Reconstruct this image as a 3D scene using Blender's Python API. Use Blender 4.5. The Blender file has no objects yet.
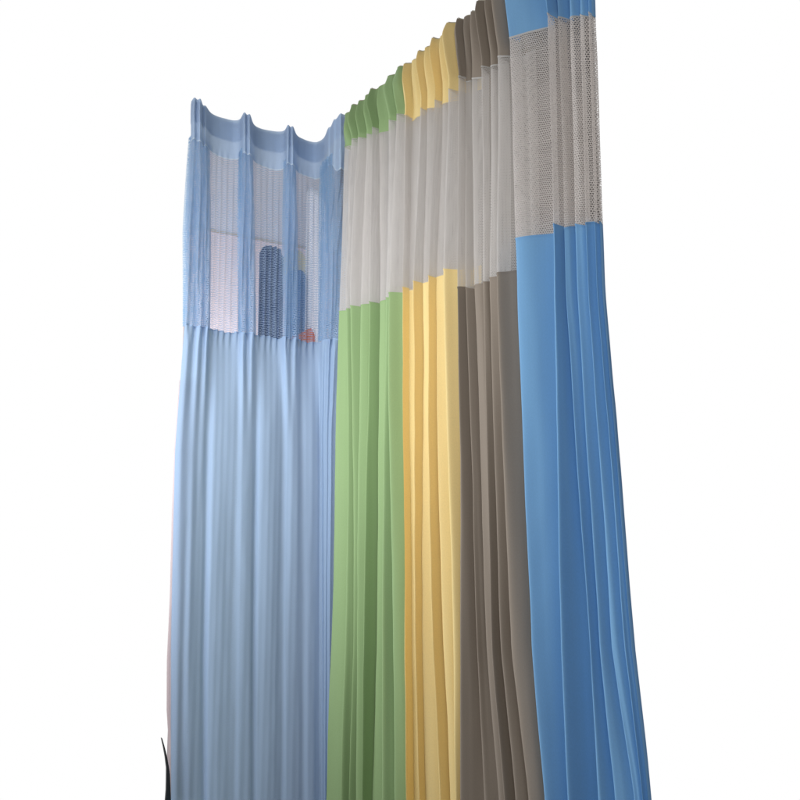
import bpy, math, random
from mathutils import noise
from mathutils import Vector
random.seed(4)
sc = bpy.context.scene
C = sc.collection
# ---------------------------------------------------------------- camera model
F = 787.0
PITCH = math.atan(110 / F)
EYE = 1.5
cp, sp = math.cos(PITCH), math.sin(PITCH)

def ray(px, py):
    a = (px - 400) / F; b = (400 - py) / F
    return (a, cp - sp * b, sp + cp * b)

class Plane:
    """vertical plane of one curtain row: origin o, direction d (towards larger t), normal n (towards room)"""
    def __init__(s, o, d, n): s.o, s.d, s.n = o, d, n
    def hit(s, px, py, off=0.0):
        r = ray(px, py)
        ox, oy = s.o[0] + s.n[0] * off, s.o[1] + s.n[1] * off
        k = (ox * s.n[0] + oy * s.n[1]) / (r[0] * s.n[0] + r[1] * s.n[1])
        x, y, z = r[0] * k, r[1] * k, EYE + r[2] * k
        return ((x - ox) * s.d[0] + (y - oy) * s.d[1], z)
    def pt(s, t, off, z):
        return (s.o[0] + s.d[0] * t + s.n[0] * off, s.o[1] + s.d[1] * t + s.n[1] * off, z)

def at_height(px, py, z):
    r = ray(px, py); k = (z - EYE) / r[2]
    return (r[0] * k, r[1] * k)

TOP = 2.7
m = math.hypot(.614, 1)
dR = (.614 / m, -1 / m); nR = (-1 / m, -.614 / m)
dL = (1 / m, .614 / m); nL = (.614 / m, -1 / m)
PR = Plane(at_height(345, 113, TOP), dR, nR)
oL = at_height(291, 125, TOP)
PL = Plane((oL[0] - nL[0] * .045, oL[1] - nL[1] * .045), dL, nL)

# ---------------------------------------------------------------- materials
def lin(c):
    return tuple(((v / 255) / 12.92 if v / 255 <= .04045 else ((v / 255 + .055) / 1.055) ** 2.4) for v in c) + (1,)

def new_mat(name):
    mt = bpy.data.materials.new(name); mt.use_nodes = True
    nt = mt.node_tree; nt.nodes.clear()
    return mt, nt, nt.nodes, nt.links

def math_node(nt, op, a, b=None, c=None):
    n = nt.nodes.new('ShaderNodeMath'); n.operation = op
    for i, v in enumerate((a, b, c)):
        if v is None: continue
        if isinstance(v, (int, float)): n.inputs[i].default_value = v
        else: nt.links.new(v, n.inputs[i])
    return n.outputs[0]

def cloth_shader(nt, rgb, trans, rough=.85, weave=420, mottling=.07, streak=.03):
    N, L = nt.nodes, nt.links
    uv = N.new('ShaderNodeUVMap')
    mp = N.new('ShaderNodeMapping'); L.new(uv.outputs[0], mp.inputs[0])
    mp.inputs['Scale'].default_value = (60, 1.2, 1)
    n1 = N.new('ShaderNodeTexNoise'); n1.inputs['Scale'].default_value = 1; n1.inputs['Detail'].default_value = 4
    L.new(mp.outputs[0], n1.inputs['Vector'])
    mp2 = N.new('ShaderNodeMapping'); L.new(uv.outputs[0], mp2.inputs[0]); mp2.inputs['Scale'].default_value = (weave, weave * .6, 1)
    n2 = N.new('ShaderNodeTexNoise'); n2.inputs['Scale'].default_value = 1; n2.inputs['Detail'].default_value = 2
    L.new(mp2.outputs[0], n2.inputs['Vector'])
    v = math_node(nt, 'MULTIPLY_ADD', n1.outputs[0], streak * 2, 1 - streak)
    v2 = math_node(nt, 'MULTIPLY_ADD', n2.outputs[0], mottling * 2, 1 - mottling)
    v = math_node(nt, 'MULTIPLY', v, v2)
    hsv = N.new('ShaderNodeHueSaturation'); hsv.inputs['Color'].default_value = lin(rgb)
    L.new(v, hsv.inputs['Value'])
    bmp = N.new('ShaderNodeBump'); bmp.inputs['Strength'].default_value = .12; bmp.inputs['Distance'].default_value = .0012
    L.new(n1.outputs[0], bmp.inputs['Height'])
    p = N.new('ShaderNodeBsdfPrincipled'); p.inputs['Roughness'].default_value = rough
    p.inputs['Specular IOR Level'].default_value = .25
    p.inputs['Sheen Weight'].default_value = .12; p.inputs['Sheen Roughness'].default_value = .5
    L.new(hsv.outputs[0], p.inputs['Base Color']); L.new(bmp.outputs[0], p.inputs['Normal'])
    t = N.new('ShaderNodeBsdfTranslucent'); L.new(hsv.outputs[0], t.inputs[0]); L.new(bmp.outputs[0], t.inputs[1])
    mx = N.new('ShaderNodeMixShader'); mx.inputs[0].default_value = trans
    L.new(p.outputs[0], mx.inputs[1]); L.new(t.outputs[0], mx.inputs[2])
    return mx.outputs[0], uv.outputs[0]

def fabric(name, rgb, trans=.2, **k):
    mt, nt, N, L = new_mat(name)
    s, _ = cloth_shader(nt, rgb, trans, **k)
    o = N.new('ShaderNodeOutputMaterial'); L.new(s, o.inputs[0])
    return mt

def net(name, rgb, pu, pv, ru, rv, sheer=.12, trans=.35, ribs=0, warp=3.0, vary=1.2):
    """knitted net: rows of staggered oval holes, pitch pu x pv metres, hole half-size ru x rv (of pitch)"""
    mt, nt, N, L = new_mat(name)
    s, uv = cloth_shader(nt, rgb, trans, streak=.03)
    sep = N.new('ShaderNodeSeparateXYZ'); L.new(uv, sep.inputs[0])
    nz = N.new('ShaderNodeTexNoise'); nz.inputs['Scale'].default_value = 22; nz.inputs['Detail'].default_value = 3
    L.new(uv, nz.inputs['Vector'])
    nsep = N.new('ShaderNodeSeparateColor'); L.new(nz.outputs['Color'], nsep.inputs[0])
    vy = math_node(nt, 'MULTIPLY_ADD', nsep.outputs[1], pv * warp, sep.outputs[1])
    ux = math_node(nt, 'MULTIPLY_ADD', nsep.outputs[0], pu * warp, sep.outputs[0])
    y = math_node(nt, 'DIVIDE', vy, pv)
    row = math_node(nt, 'FLOOR', y)
    par = math_node(nt, 'MULTIPLY', math_node(nt, 'FLOORED_MODULO', row, 2), .5)
    x = math_node(nt, 'ADD', math_node(nt, 'DIVIDE', ux, pu), par)
    fx = math_node(nt, 'SUBTRACT', math_node(nt, 'FRACT', x), .5)
    fy = math_node(nt, 'SUBTRACT', math_node(nt, 'FRACT', y), .5)
    a = math_node(nt, 'POWER', math_node(nt, 'DIVIDE', math_node(nt, 'ABSOLUTE', fx), ru), 2.4)
    b = math_node(nt, 'POWER', math_node(nt, 'DIVIDE', math_node(nt, 'ABSOLUTE', fy), rv), 2.4)
    hole = math_node(nt, 'LESS_THAN', math_node(nt, 'ADD', a, b), math_node(nt, 'MULTIPLY_ADD', nsep.outputs[2], vary, 1.05 - vary * .5))
    if ribs:      # solid knitted stripes running down the net
        st = math_node(nt, 'FRACT', math_node(nt, 'DIVIDE', sep.outputs[0], ribs))
        keep = math_node(nt, 'GREATER_THAN', st, .22)
        hole = math_node(nt, 'MULTIPLY', hole, keep)
    fac = math_node(nt, 'MULTIPLY_ADD', hole, 1 - sheer, sheer)   # yarn itself is a little sheer
    tr = N.new('ShaderNodeBsdfTransparent')
    mx = N.new('ShaderNodeMixShader'); L.new(fac, mx.inputs[0]); L.new(s, mx.inputs[1]); L.new(tr.outputs[0], mx.inputs[2])
    o = N.new('ShaderNodeOutputMaterial'); L.new(mx.outputs[0], o.inputs[0])
    return mt

def plain(name, rgb, rough=.8, noise=.05, scale=8):
    mt, nt, N, L = new_mat(name)
    tc = N.new('ShaderNodeTexCoord')
    n1 = N.new('ShaderNodeTexNoise'); n1.inputs['Scale'].default_value = scale; n1.inputs['Detail'].default_value = 5
    L.new(tc.outputs['Object'], n1.inputs['Vector'])
    v = math_node(nt, 'MULTIPLY_ADD', n1.outputs[0], noise * 2, 1 - noise)
    hsv = N.new('ShaderNodeHueSaturation'); hsv.inputs['Color'].default_value = lin(rgb); L.new(v, hsv.inputs['Value'])
    p = N.new('ShaderNodeBsdfPrincipled'); p.inputs['Roughness'].default_value = rough
    L.new(hsv.outputs[0], p.inputs['Base Color'])
    o = N.new('ShaderNodeOutputMaterial'); L.new(p.outputs[0], o.inputs[0])
    return mt

# ---------------------------------------------------------------- object helpers
def link(name, verts, faces, mat, parent=None, uvs=None, smooth=True):
    me = bpy.data.meshes.new(name); me.from_pydata(verts, [], faces)
    if uvs:
        ul = me.uv_layers.new(name='UVMap')
        for lp in me.loops: ul.data[lp.index].uv = uvs[lp.vertex_index]
    if smooth:
        for p in me.polygons: p.use_smooth = True
    me.materials.append(mat); me.update()
    o = bpy.data.objects.new(name, me); C.objects.link(o)
    if parent:
        o.parent = parent; o.location = -Vector(parent.location)
    return o

def thing(name, label, cat, loc=(0, 0, 0), group=None):
    o = bpy.data.objects.new(name, None); o.empty_display_size = .05; C.objects.link(o)
    o.location = loc; o['label'] = label; o['category'] = cat
    if group: o['group'] = group
    return o

def smooth01(a, b, x):
    if a > b: return 1 - smooth01(b, a, x)
    v = min(1, max(0, (x - a) / (b - a))); return v * v * (3 - 2 * v)

def catmull(P, q):
    i = min(int(q), len(P) - 2); f = q - i
    p0 = P[max(i - 1, 0)]; p1 = P[i]; p2 = P[i + 1]; p3 = P[min(i + 2, len(P) - 1)]
    r = []
    for k in range(len(p1)):
        r.append(.5 * ((2 * p1[k]) + (-p0[k] + p2[k]) * f + (2 * p0[k] - 5 * p1[k] + 4 * p2[k] - p3[k]) * f * f + (-p0[k] + 3 * p1[k] - 3 * p2[k] + p3[k]) * f ** 3))
    return r

def lerp_levels(levels, z):
    """levels: list of (z, value) sorted from high to low"""
    if z >= levels[0][0]: return levels[0][1]
    for (z0, v0), (z1, v1) in zip(levels, levels[1:]):
        if z >= z1: return v1 + (v0 - v1) * (z - z1) / (z0 - z1)
    (z0, v0), (z1, v1) = levels[-2], levels[-1]
    return v1 + (v1 - v0) * (z - z1) / (z1 - z0) * .5

BOT = .08
def gather(z): return .34 + .66 * smooth01(2.70, 2.60, z)
def build_curtain(plane, plan, K, nkeys, ztop, zhead, zmesh, parent, mats, ripple=None, hem=None):
    """plan(z) -> key points [(t, n)...]; each part is its own grid between two height lines"""
    ncol = (nkeys - 1) * K + 1
    cache = {}; seed = len(bpy.data.objects) * 1.37
    def P(q, z):
        kz = round(z, 3)
        if kz not in cache: cache[kz] = plan(kz)
        t, n = catmull(cache[kz], q)
        if ripple: n += ripple(q, t, z)
        n += .0022 * noise.noise((t * 14, z * 4, seed)) + .0010 * noise.noise((t * 45, z * 11, seed + 7))
        return plane.pt(t, n, z)
    qs = [min(c / K, nkeys - 1 - 1e-6) for c in range(ncol)]
    # arc length of the cloth
    arc = [0.0]
    for a, b in zip(qs, qs[1:]):
        A, B = P(a, 2.2), P(b, 2.2)
        arc.append(arc[-1] + math.dist(A, B))
    def grid(name, fa, fb, rows, mat, extra=0.0, th=0):
        V, U, Fc = [], [], []
        for r in range(rows + 1):
            f = r / rows
            for c, q in enumerate(qs):
                za, zb = fa(q), fb(q)
                z = za + (zb - za) * f
                x, y, zz = P(q, z)
                if extra: x += plane.n[0] * extra; y += plane.n[1] * extra
                V.append((x, y, z)); U.append((arc[c], z))
        for r in range(rows):
            for c in range(ncol - 1):
                i = r * ncol + c
                Fc.append((i, i + 1, i + ncol + 1, i + ncol))
        return link(name, V, Fc, mat, parent, U)
    hd = grid('header', ztop, zhead, 24, mats[0])
    grid('mesh_panel', lambda q: zhead(q) , zmesh, 50, mats[1])
    low = grid('fabric_panel', zmesh, lambda q: BOT + .008 * math.sin(q * 1.7), 70, mats[2])
    for zf, mt in ((zhead, mats[3]), (zmesh, mats[4])):
        grid('seam', lambda q: zf(q) + .0012, lambda q: zf(q) - .0022, 1, mt, .0012)
    if hem: grid('heading_tape', lambda q: ztop(q) + .004, lambda q: ztop(q) - .012, 2, hem, -.003)
    return hd

# ================================================================ the four curtains of the right-hand row
ys = (100, 290, 650, 797)
# ridge (fold nose) positions, photographed column at header, net bottom, y 650, bottom
ROW = {
 'green': dict(x=[(345, 340, 331, 327), (352, 346, 345, 343), (359, 352, 351.5, 349), (366, 361, 358, 355), (372, 367, 366, 363), (380, 379, 377, 373), (388, 384, 384, 383.5), (396, 391, 391, 393), (405, 403, 404.5, 407)],
               y=(145, 114), mesh=(311, 293)),
 'yellow': dict(x=[(405, 403, 404.5, 407), (412, 409, 411, 413), (419, 413.5, 417, 419), (427, 422, 424.5, 426), (434, 429, 433, 437), (442, 437, 443, 449), (450, 445, 450, 454), (459, 458.5, 461, 461)],
               y=(114, 90), mesh=(288, 267)),
 'brown': dict(x=[(459, 458.5, 461, 461), (465, 467, 477.5, 484), (473, 475, 486, 498), (481, 481, 493.7, 505), (489, 489, 502.5, 516), (497, 500, 510, 526), (511, 517, 533, 545)],
               y=(77, 52), mesh=(288, 268)),
 'blue': dict(x=[(511, 517, 533, 545), (548, 552, 562, 570), (558, 565, 590, 599), (569, 577, 600, 616), (580, 589, 612, 634), (588, 597, 626, 643), (592, 602, 632, 648)],
               y=(41, 5), mesh=(240, 215)),
}
def row_curtain(key, order, label, mats, hem, ampf=1.1, sheen=0, ampcap=.05):
    d = ROW[key]; xs = d['x']; n = len(xs)
    rnd = random.Random(order * 7 + 1)
    # levels: for every ridge, (z, t) pairs
    keys = []
    amps = []
    for i, x4 in enumerate(xs):
        x4n = xs[i + 1] if i + 1 < n else xs[i - 1]
        t0, _ = PR.hit(x4[1], 290, .02); t1, _ = PR.hit(x4n[1], 290, .02)
        amps.append(min(ampcap, max(.014, abs(t1 - t0) * ampf * rnd.uniform(.7, 1.2))))
    if key == 'blue': amps = [.052, .046, .026, .020, .016, .014, .012]
    lv = []
    for i, x4 in enumerate(xs):
        L = []
        yt = 142 - (x4[0] - 345) * .62
        for xx, yy in zip(x4, (yt, 290, 650, 797)):
            t, z = PR.hit(xx, yy, amps[i])
            t, z = PR.hit(xx, yy, amps[i] * gather(z))
            L.append((z, t))
        t, z = PR.hit(x4[0], 113 - (x4[0] - 345) * .82, amps[i] * gather(TOP)); L.insert(0, (TOP, t))
        lv.append(L)
    base_amps = amps
    last = key == 'blue'
    js = [(rnd.uniform(-.18, .18), rnd.uniform(-.25, .25), rnd.uniform(0, 6)) for _ in range(n)]
    def plan(z):
        T = [lerp_levels(l, z) for l in lv]; amps = [a * gather(z) for a in base_amps]
        pts = [(T[0] - .012, amps[0] * .25), (T[0] - .006, amps[0] * .75), (T[0], amps[0])]
        for i in range(n - 1):
            a, b = T[i], T[i + 1]; w = b - a
            j = js[i]
            vall = a + w * (.63 + j[0] * .5)
            dep = amps[i] * (.02 + .3 * abs(j[1])) * (1 + .35 * math.sin(z * 2.1 + j[2]))
            pts.append((a + (vall - a) * .45, amps[i] * .66))
            pts.append((vall, dep * .5))
            if i < n - 2 or last:
                pts.append((vall + (b - vall) * .5, amps[i + 1] * .5))
                pts.append((b, amps[i + 1] * (1 + .12 * math.sin(z * 3 + j[2] * 2))))
            else:
                pts.append((vall + (b - vall) * .5, .0)); pts.append((b + .012, -.006))
        return pts
    nk = len(plan(2.0))
    # height lines from the photographed seams
    def zline(x0, y0, x1, y1):
        t0, z0 = PR.hit(x0, y0, .036); t1, z1 = PR.hit(x1, y1, .036)
        return z0, z1
    hz = zline(xs[0][0], d['y'][0], xs[-1][0], d['y'][1])
    mz = zline(xs[0][1], d['mesh'][0], xs[-1][1], d['mesh'][1])
    print(key, 'header z', hz, 'mesh z', mz, 't', lv[0][1][1], lv[-1][1][1])
    ph = rnd.uniform(0, 6)
    tops = [PR.hit(xs[k][0], 113 - (xs[k][0] - 345) * .81, .016)[1] for k in (0, -1)]
    print('tops', tops)
    ztop = lambda q: tops[0] + (tops[1] - tops[0]) * q / (nk - 1) + .0025 * math.sin(q * 2.3 + ph)
    zhead = lambda q: hz[0] + (hz[1] - hz[0]) * q / (nk - 1) + .003 * math.sin(q * 1.1 + ph)
    zmesh = lambda q: mz[0] + (mz[1] - mz[0]) * q / (nk - 1) + .003 * math.sin(q * .9 + ph)
    p = PR.pt(lv[0][1][1], 0, BOT)
    root = thing('curtain', label, 'curtain', p, 'curtains hanging in the right-hand row')
    def ripple(q, t, z):
        top = smooth01(2.3, 2.7, z)
        return .0016 * math.sin(q * 2.9 + z * 5 + ph) + top * .003 * math.sin(q * 3.3 + z * 14)
    build_curtain(PR, plan, 8, nk, ztop, zhead, zmesh, root, mats, ripple, hem)
    return root

white_net = dict(pu=.0046, pv=.0044, ru=.33, rv=.30)
tape = fabric('pale_tape', (196, 190, 172), .2)
gseam = fabric('white_seam', (205, 203, 200), .2)
net_g = net('white_net_fine', (224, 220, 216), .0034, .0034, .33, .31, sheer=.05, warp=1.0, vary=.5)
net_b = net('white_net_open', (226, 220, 216), .0042, .0042, .35, .33, sheer=.03)
G = fabric('green_cloth', (158, 186, 134), .22); GH = fabric('green_header_cloth', (138, 170, 118), .22)
Y = fabric('yellow_cloth', (247, 224, 160), .25)
B = fabric('taupe_cloth', (150, 139, 127), .12)
U = fabric('blue_cloth', (130, 181, 225), .22)
row_curtain('green', 1, 'pleated curtain with green header and green lower cloth under white net', (G, net_g, G, G, G), tape)
row_curtain('yellow', 2, 'pleated curtain with yellow header and yellow lower cloth under white net', (Y, net_g, Y, Y, Y), tape)
row_curtain('brown', 3, 'pleated curtain with grey-brown header and grey-brown lower cloth under white net', (B, net_g, B, gseam, B), tape)
row_curtain('blue', 4, 'deep blue curtain with open white net, nearest at the right end beside the grey-brown one', (U, net_b, U, gseam, U), tape)

# ================================================================ pale blue curtain on the left
# key points: x at header (y 130), y 230, y 330, y 450, y 650, y 797; n (towards the room) at header, net, lower cloth
LK = [
 (191, 185, 184, 175, 171, 171,   .030, .020, .004),
 (194, 189, 189, 181, 177, 177,   .058, .040, .022),
 (197, 194, 194, 187, 183, 183,   .046, .015, .016),
 (200, 199, 199, 193, 189, 189,   .058, .046, .024),
 (203, 203, 203, 198, 195, 195,   .026, .012, .012),
 (206, 207, 207, 203, 200, 200,   .030, .040, .004),
 (211, 211, 211, 207, 204, 204,   -.012, -.010, -.012),
 (218, 218, 218, 213, 209, 208,   -.038, -.024, .012),
 (226, 226, 226, 221, 217, 216,   -.046, -.032, .016),
 (234, 234, 234, 229, 225, 224,   -.042, -.028, .012),
 (240, 239, 239, 237, 234, 233,   -.010, -.010, .006),
 (244, 243, 243, 243, 240, 239,   .048, .034, .016),
 (247, 247, 247, 248, 246, 245,   .040, .004, .014),
 (250, 251, 252, 252, 250, 250,   .050, .036, .008),
 (254, 255, 257, 256, 253, 253,   -.010, -.008, -.012),
 (260, 262, 263, 260, 258, 258,   -.040, -.022, .008),
 (268, 269, 270, 268, 266, 266,   -.048, -.032, .016),
 (277, 277, 277, 276, 274, 274,   -.042, -.026, .010),
 (284, 282, 281, 283, 281, 281,   -.008, -.006, -.006),
 (288, 286, 285, 288, 286, 287,   .046, .034, .008),
 (290.5, 290, 290, 292, 291, 292, .040, .008, .014),
 (293, 294, 295, 297, 297, 298,   .048, .036, .010),
 (297, 298, 300, 302, 302, 303,   -.006, -.006, -.004),
 (303, 304, 306, 307, 308, 308,   -.034, -.026, .008),
 (311, 310, 311, 312, 313, 313,   -.044, -.030, .010),
 (318, 316, 316, 317, 317, 317,   -.030, -.014, .000),
 (324, 322, 320, 320, 320, 320,   .020, .020, -.004),
 (328, 325, 323, 322, 322, 322,   .085, .075, .045),
 (331, 328, 326, 324, 323.5, 323.5,   .105, .085, .050),
 (334, 331, 329, 326.5, 325.5, 325,   .150, .130, .085),
 (336.5, 334, 332, 328.5, 327, 326.5, .160, .130, .085),
 (340, 337.5, 335.5, 331, 329, 328,   .190, .165, .115),
 (343, 340, 338, 333.5, 331, 330, .190, .160, .110),
 (349, 347, 345, 340, 335, 334,   .185, .150, .105),
]
def n_at(k, z):
    h, mid, low = k[6:9]
    if h < 0: h *= .55
    elif k[0] < 318: h *= .85
    mid *= .62; low *= .42
    a = smooth01(2.25, 2.62, z); b = smooth01(1.7, 2.2, z)
    return low * (1 - b) + b * (mid * (1 - a) + h * a)
LLV = []
for k in LK:
    L = []
    YL = (135, 230, 330, 450, 650, 797)
    def xat(y):
        if y <= YL[0]: return k[0]
        for a, b, xa, xb in zip(YL, YL[1:], k, k[1:]):
            if y <= b: return xa + (xb - xa) * (y - a) / (b - a)
    for yy in (112, 135, 150, 165, 180, 200, 215, 230, 260, 290, 330, 360, 400, 450, 550, 650, 797):
        xx = xat(yy)
        t, z = PL.hit(xx, yy, 0)
        for _ in range(12):
            n = .5 * n_at(k, z) + .5 * n if _ else n_at(k, z)
            t, z = PL.hit(xx, yy, n)
        L.append((z, t))
    LLV.append(L)
def lplan(z): return [(lerp_levels(l, z), n_at(k, z)) for l, k in zip(LLV, LK)]
lb = PL.pt(LLV[0][10][1], 0, BOT)
LB = fabric('pale_blue_cloth', (172, 197, 226), .4)
LH = fabric('pale_blue_header_cloth', (186, 206, 230), .4)
LN = net('pale_blue_net', (190, 212, 238), .0054, .0054, .43, .34, sheer=.22, trans=.45, ribs=.0)
bseam = fabric('pale_blue_seam', (215, 228, 240), .3)
left = thing('curtain', 'pale blue pinch-pleated curtain on the left with see-through blue net band', 'curtain', lb)
_, z1 = PL.hit(232, 160, -.03); _, z2 = PL.hit(300, 176, -.03); print('L header z', z1, z2)
_, z3 = PL.hit(225, 333, -.03); _, z4 = PL.hit(300, 343, -.03); print('L mesh z', z3, z4)
nk = len(LK)
def lripple(q, t, z):
    w = smooth01(2.60, 2.35, z) if z < 2.6 else 0
    w = smooth01(2.62, 2.40, z) if False else min(1, max(0, (2.60 - z) / .2))
    low = smooth01(2.045, 1.985, z)
    return (.0085 * w * (1 - low) + .0003 * low) * math.sin(t * 2 * math.pi / .0205 + 1.2 * math.sin(t * 31)) + .0012 * math.sin(q * 1.3 + z * 4)
build_curtain(PL, lplan, 14, nk, lambda q: TOP + .002 * math.sin(q * .8),
              lambda q: z1 + (z2 - z1) * q / nk - .045 * smooth01(27, 31, q) + .002 * math.sin(q * 1.4), lambda q: z3 + (z4 - z3) * q / nk + .002 * math.sin(q * 2.1),
              left, (LH, LN, LB, bseam, LB), lripple)
# buckram band sewn behind the upper half of the header
def band():
    V, Fc, U = [], [], []
    pl = lplan
    K = 14; nc = (nk - 1) * K + 1
    for r in range(5):
        z = TOP - .006 - r * .064 / 4
        pts = pl(z)
        for c in range(nc):
            t, n = catmull(pts, min(c / K, nk - 1 - 1e-6))
            V.append(PL.pt(t, n + lripple(c / K, t, z) - .003, z)); U.append((t * 1.5, z))
    for r in range(4):
        for c in range(nc - 1):
            i = r * nc + c; Fc.append((i, i + 1, i + nc + 1, i + nc))
    return link('buckram_band', V, Fc, LH, left, U)
band()
# the layers folded into every pinch pleat, hanging on down through the net
LP = net('pleat_net', (160, 194, 224), .0054, .0054, .36, .27, sheer=.08, trans=.5)
def pleat_layers(k0, k1):
    zt = z1 + .02; zb = (z3 + z4) / 2 + .001; K = 10; nc = (k1 - k0) * K + 1
    for lay, off in enumerate((.007, .015)):
        V, Fc, U = [], [], []
        for r in range(41):
            z = zt + (zb - zt) * r / 40
            pts = lplan(z)
            for c in range(nc):
                t, n = catmull(pts, min(k0 + c / K, k1 - 1e-6))
                n = n * (.75 - .2 * lay) - off
                V.append(PL.pt(t + .0015 * math.sin(z * 9 + lay * 2), n, z)); U.append((t * 2.2 + .002 * lay, z + .0017 * lay))
        for r in range(40):
            for c in range(nc - 1):
                i = r * nc + c; Fc.append((i, i + 1, i + nc + 1, i + nc))
        link('pleat_fold', V, Fc, LP, left, U)
for a, b in ((0, 6), (10, 14), (19, 22), (26, 33)): pleat_layers(a, b)

# ================================================================ what is seen through the nets
def slab(name, plane, t0, t1, n0, n1, z0, z1, mat, parent=None, bevel=.0):
    V = [plane.pt(t, n, z) for z in (z0, z1) for n in (n0, n1) for t in (t0, t1)]
    Fc = [(0, 1, 3, 2), (4, 6, 7, 5), (0, 4, 5, 1), (2, 3, 7, 6), (0, 2, 6, 4), (1, 5, 7, 3)]
    return link(name, V, Fc, mat, parent, smooth=False)
greywall = plain('grey_plaster', (156, 149, 145))
ta, _ = PR.hit(346, 290, -.10); tb, _ = PR.hit(585, 60, -.10)
wr = slab('wall_right', PR, ta - .07, tb, -.13, -.10, 1.93, 2.67, greywall); wr['kind'] = 'structure'
wr2 = slab('wall_skirt', PR, ta - .07, tb - .03, -.13, -.102, .05, 1.93, greywall); wr2['kind'] = 'structure'
lil = plain('lilac_grey_plaster', (226, 222, 230)); pink = plain('pinkish_plaster', (238, 222, 226))
NB = -.55
tc, _ = PL.hit(190, 220, NB); td, _ = PL.hit(366, 200, NB)
_, zc = PL.hit(240, 236, NB); _, ztopw = PL.hit(225, 138, NB)
wl = slab('wall_left', PL, tc, td, NB - .03, NB, zc, ztopw, lil); wl['kind'] = 'structure'
wl2 = slab('wall_lower', PL, tc, td, NB - .03, NB - .002, .05, zc, pink); wl2['kind'] = 'structure'
co = slab('cornice', PL, tc + .005, td, NB, NB + .008, zc - .004, zc + .004, plain('cornice_paint', (200, 190, 180))); co['kind'] = 'structure'

# darker blue cloth hanging behind the net
def hang(name, xa, xb, ytop, ybot, n0, mat, label, cat, waves=5, amp=.006, skew=0):
    t0, zt = PL.hit(xa, ytop, n0); t1, _ = PL.hit(xb, ytop, n0); _, zb = PL.hit(xa, ybot, n0)
    V, Fc, U = [], [], []; nc, nr = 60, 20
    for side in (0, 1):
        for r in range(nr + 1):
            for c in range(nc + 1):
                f = c / nc; g = r / nr
                z = zt + (zb - zt) * g + (skew * (1 - g) * (f - .5)) - .03 * (1 - g) * (2 * f - 1) ** 4
                t = t0 + (t1 - t0) * f
                n = n0 + amp * math.sin(f * waves * 2 * math.pi + g) - side * .003
                V.append(PL.pt(t, n, z)); U.append((t * 1.3, z))
    W = nc + 1; S = (nr + 1) * W
    for s in (0, 1):
        for r in range(nr):
            for c in range(nc):
                i = s * S + r * W + c; q = (i, i + 1, i + W + 1, i + W); Fc.append(q if s == 0 else q[::-1])
    for c in range(nc):
        Fc.append((c, c + S, c + 1 + S, c + 1)); b = nr * W + c; Fc.append((b, b + 1, b + 1 + S, b + S))
    for r in range(nr):
        a = r * W; Fc.append((a, a + W, a + W + S, a + S)); a += nc; Fc.append((a, a + S, a + W + S, a + W))
    o = link(name, V, Fc, mat, None, U)
    o['label'] = label; o['category'] = cat
    return o
hang('lit_fold_sheet', 307, 326, 188, 350, -.085, fabric('lit_fold_sheet', (252, 252, 254), .6), 'added white sheet standing in for lit net folds just left of the green curtain', 'cloth', 4, .005, -.03)  # white sheet added for the bright, window-lit folds of the net
hang('navy_cloth', 260, 284, 244, 350, -.13, fabric('navy_cloth', (58, 80, 124), .1), 'dark navy cloth seen through the middle gap of the blue net', 'cloth')
hang('blue_cloth', 286, 309, 268, 350, -.1, fabric('mid_blue_cloth', (104, 146, 194), .1), 'mid blue cloth seen through the right gap of the blue net', 'cloth', 2)
hang('cream_cloth', 284, 306, 248, 275, -.115, fabric('cream_cloth', (212, 206, 176), .1), 'small cream cloth above the mid blue cloth behind the net', 'cloth', 2, .003, .01)

def orange():
    V = []; Fc = []
    pts = [(288, 338), (299, 334), (310, 328), (314, 336), (314, 350), (300, 350), (289, 342)]
    for n in (-.075, -.062):
        for (x, y) in pts:
            t, z = PL.hit(x, y, -.07); V.append(PL.pt(t, n, z))
    k = len(pts); Fc.append(tuple(range(k))[::-1]); Fc.append(tuple(range(k, 2 * k)))
    for i in range(k): Fc.append((i, (i + 1) % k, (i + 1) % k + k, i + k))
    o = link('orange_cloth', V, Fc, fabric('orange_cloth', (255, 140, 70), .4), None, [(v[0], v[2]) for v in V], smooth=False)
    o['label'] = 'orange cloth corner showing low behind the blue net near the green curtain'; o['category'] = 'cloth'
orange()

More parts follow.
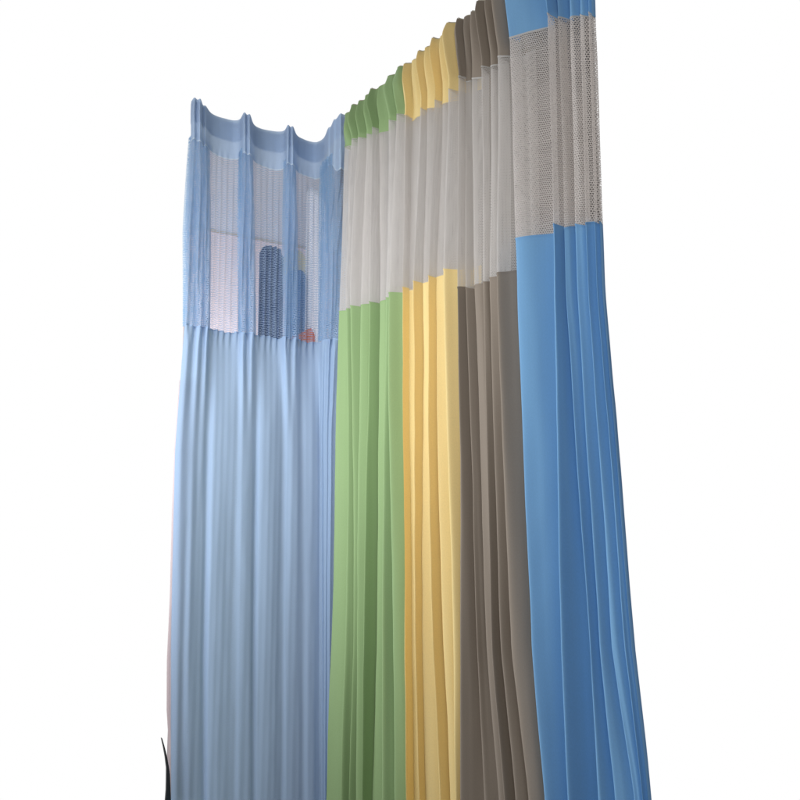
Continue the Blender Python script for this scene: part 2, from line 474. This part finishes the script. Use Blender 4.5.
# pale pink edge of a lining behind the left side of the blue curtain
def sliver():
    L = [(380, 179.5), (450, 174.2), (520, 171.6), (600, 169.6), (660, 166.8), (710, 166.6), (750, 169), (800, 171)]
    V, Fc = [], []
    W = 6
    for y, x in L:
        for c in range(W):
            t, z = PL.hit(x + c * 3.0, y, -.012 - .004 * math.sin(c * 1.4)); V.append(PL.pt(t, -.012 - .004 * math.sin(c * 1.4), z))
    for r in range(len(L) - 1):
        for c in range(W - 1):
            i = r * W + c; Fc.append((i, i + 1, i + W + 1, i + W))
    o = link('lining', V, Fc, fabric('pink_white_lining', (236, 222, 222), .4), None, [(v[0], v[2]) for v in V])
    so = o.modifiers.new('t', 'SOLIDIFY'); so.thickness = .001
    o['label'] = 'thin pinkish white lining edge peeping out left of the pale blue curtain'; o['category'] = 'lining'
sliver()
def strap():
    top = [(161.2, 738), (163.2, 747), (165, 757), (166.3, 768), (166.2, 780), (166, 790), (165, 803)]
    wid = [.6, 1.2, 1.8, 2.4, 4.0, 6, 9]
    V, Fc = [], []
    for (x, y), w in zip(top, wid):
        for n in (-.06, -.05):
            for xx in (x, x + w):
                t, z = PL.hit(xx, y, -.055); V.append(PL.pt(t, n, z))
    for r in range(len(top) - 1):
        a = r * 4; b = a + 4
        Fc += [(a, a + 1, b + 1, b), (a + 2, b + 2, b + 3, a + 3), (a, b, b + 2, a + 2), (a + 1, a + 3, b + 3, b + 1)]
    Fc += [(0, 2, 3, 1)]; e = (len(top) - 1) * 4; Fc += [(e, e + 1, e + 3, e + 2)]
    o = link('strap', V, Fc, plain('black_webbing', (34, 40, 42), .6), smooth=False)
    o['label'] = 'curved black strap tip at the lower left edge of the pale blue curtain'; o['category'] = 'strap'
strap()

# ================================================================ world, lamps, camera
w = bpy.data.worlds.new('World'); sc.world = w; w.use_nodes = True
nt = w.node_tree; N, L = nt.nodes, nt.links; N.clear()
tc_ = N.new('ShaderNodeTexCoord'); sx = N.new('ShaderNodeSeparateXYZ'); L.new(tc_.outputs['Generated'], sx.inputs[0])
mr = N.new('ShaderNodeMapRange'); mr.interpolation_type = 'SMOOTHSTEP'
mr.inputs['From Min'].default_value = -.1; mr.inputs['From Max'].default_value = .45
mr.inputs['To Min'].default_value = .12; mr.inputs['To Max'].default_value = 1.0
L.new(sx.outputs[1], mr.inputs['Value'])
mf = N.new('ShaderNodeMapRange'); mf.interpolation_type = 'SMOOTHSTEP'   # world light dimmed far below to darken the lower cloth
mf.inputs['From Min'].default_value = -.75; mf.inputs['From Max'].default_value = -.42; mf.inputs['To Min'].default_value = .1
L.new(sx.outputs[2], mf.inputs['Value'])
bg = N.new('ShaderNodeBackground'); bg.inputs[0].default_value = (1, 1, 1, 1); mc = N.new('ShaderNodeMapRange'); mc.interpolation_type = 'SMOOTHSTEP'   # world light dimmed overhead to darken the headers
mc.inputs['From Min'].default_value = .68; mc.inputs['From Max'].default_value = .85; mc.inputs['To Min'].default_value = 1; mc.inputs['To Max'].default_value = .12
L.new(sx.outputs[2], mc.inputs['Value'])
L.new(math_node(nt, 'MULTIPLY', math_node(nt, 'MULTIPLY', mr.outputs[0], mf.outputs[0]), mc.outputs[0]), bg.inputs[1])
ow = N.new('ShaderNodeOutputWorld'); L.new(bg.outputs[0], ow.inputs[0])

def area(name, loc, target, size, power, col):
    l = bpy.data.lights.new(name, 'AREA'); l.shape = 'RECTANGLE'; l.size, l.size_y = size; l.energy = power; l.color = col
    o = bpy.data.objects.new(name, l); C.objects.link(o); o.location = loc
    o.rotation_euler = (Vector(target) - Vector(loc)).to_track_quat('-Z', 'Y').to_euler()
    return o
area('window_light', (-1.15, 1.4, 1.7), (.25, 1.6, 1.55), (.8, .9), 18, (.97, .98, 1))
fl = area('front_light', (-.9, .2, 2.2), (-.48, 2.2, 2.0), (.8, 1.0), 4.2, (.97, .98, 1)); fl.data.spread = math.radians(60)
area('ceiling_light', (-.1, -.6, 3.0), (0, 2.0, 1.5), (1.2, 1.2), 12, (1, .97, .92))
area('hidden_fill_behind', PL.pt(-.12, -.2, 1.9), PL.pt(-.12, -.55, 1.9), (.4, .1), 1.7, (1, .98, .97))  # unseen fill lamp, added to brighten the wall behind the left net

area('sheet_backlight', PL.pt(PL.hit(316, 270, -.45)[0], -.45, 2.28), PL.pt(PL.hit(316, 270, -.45)[0], 0, 2.28), (.04, .3), .8, (1, 1, 1))  # added lamp hidden behind the white sheet to make it glow
cam = bpy.data.cameras.new('Camera'); co_ = bpy.data.objects.new('Camera', cam); C.objects.link(co_)
cam.sensor_width = 36; cam.lens = F / 800 * 36; cam.clip_end = 100; cam.clip_start = .05
co_.location = (0, 0, EYE); co_.rotation_euler = (math.pi / 2 + PITCH, 0, 0)
sc.camera = co_
sc.render.engine = 'CYCLES'
sc.cycles.transparent_max_bounces = 32; sc.cycles.max_bounces = 8
sc.render.resolution_x = sc.render.resolution_y = 1024
vs = sc.view_settings; vs.view_transform = 'Standard'; vs.look = 'None'; vs.exposure = 0; vs.gamma = 1
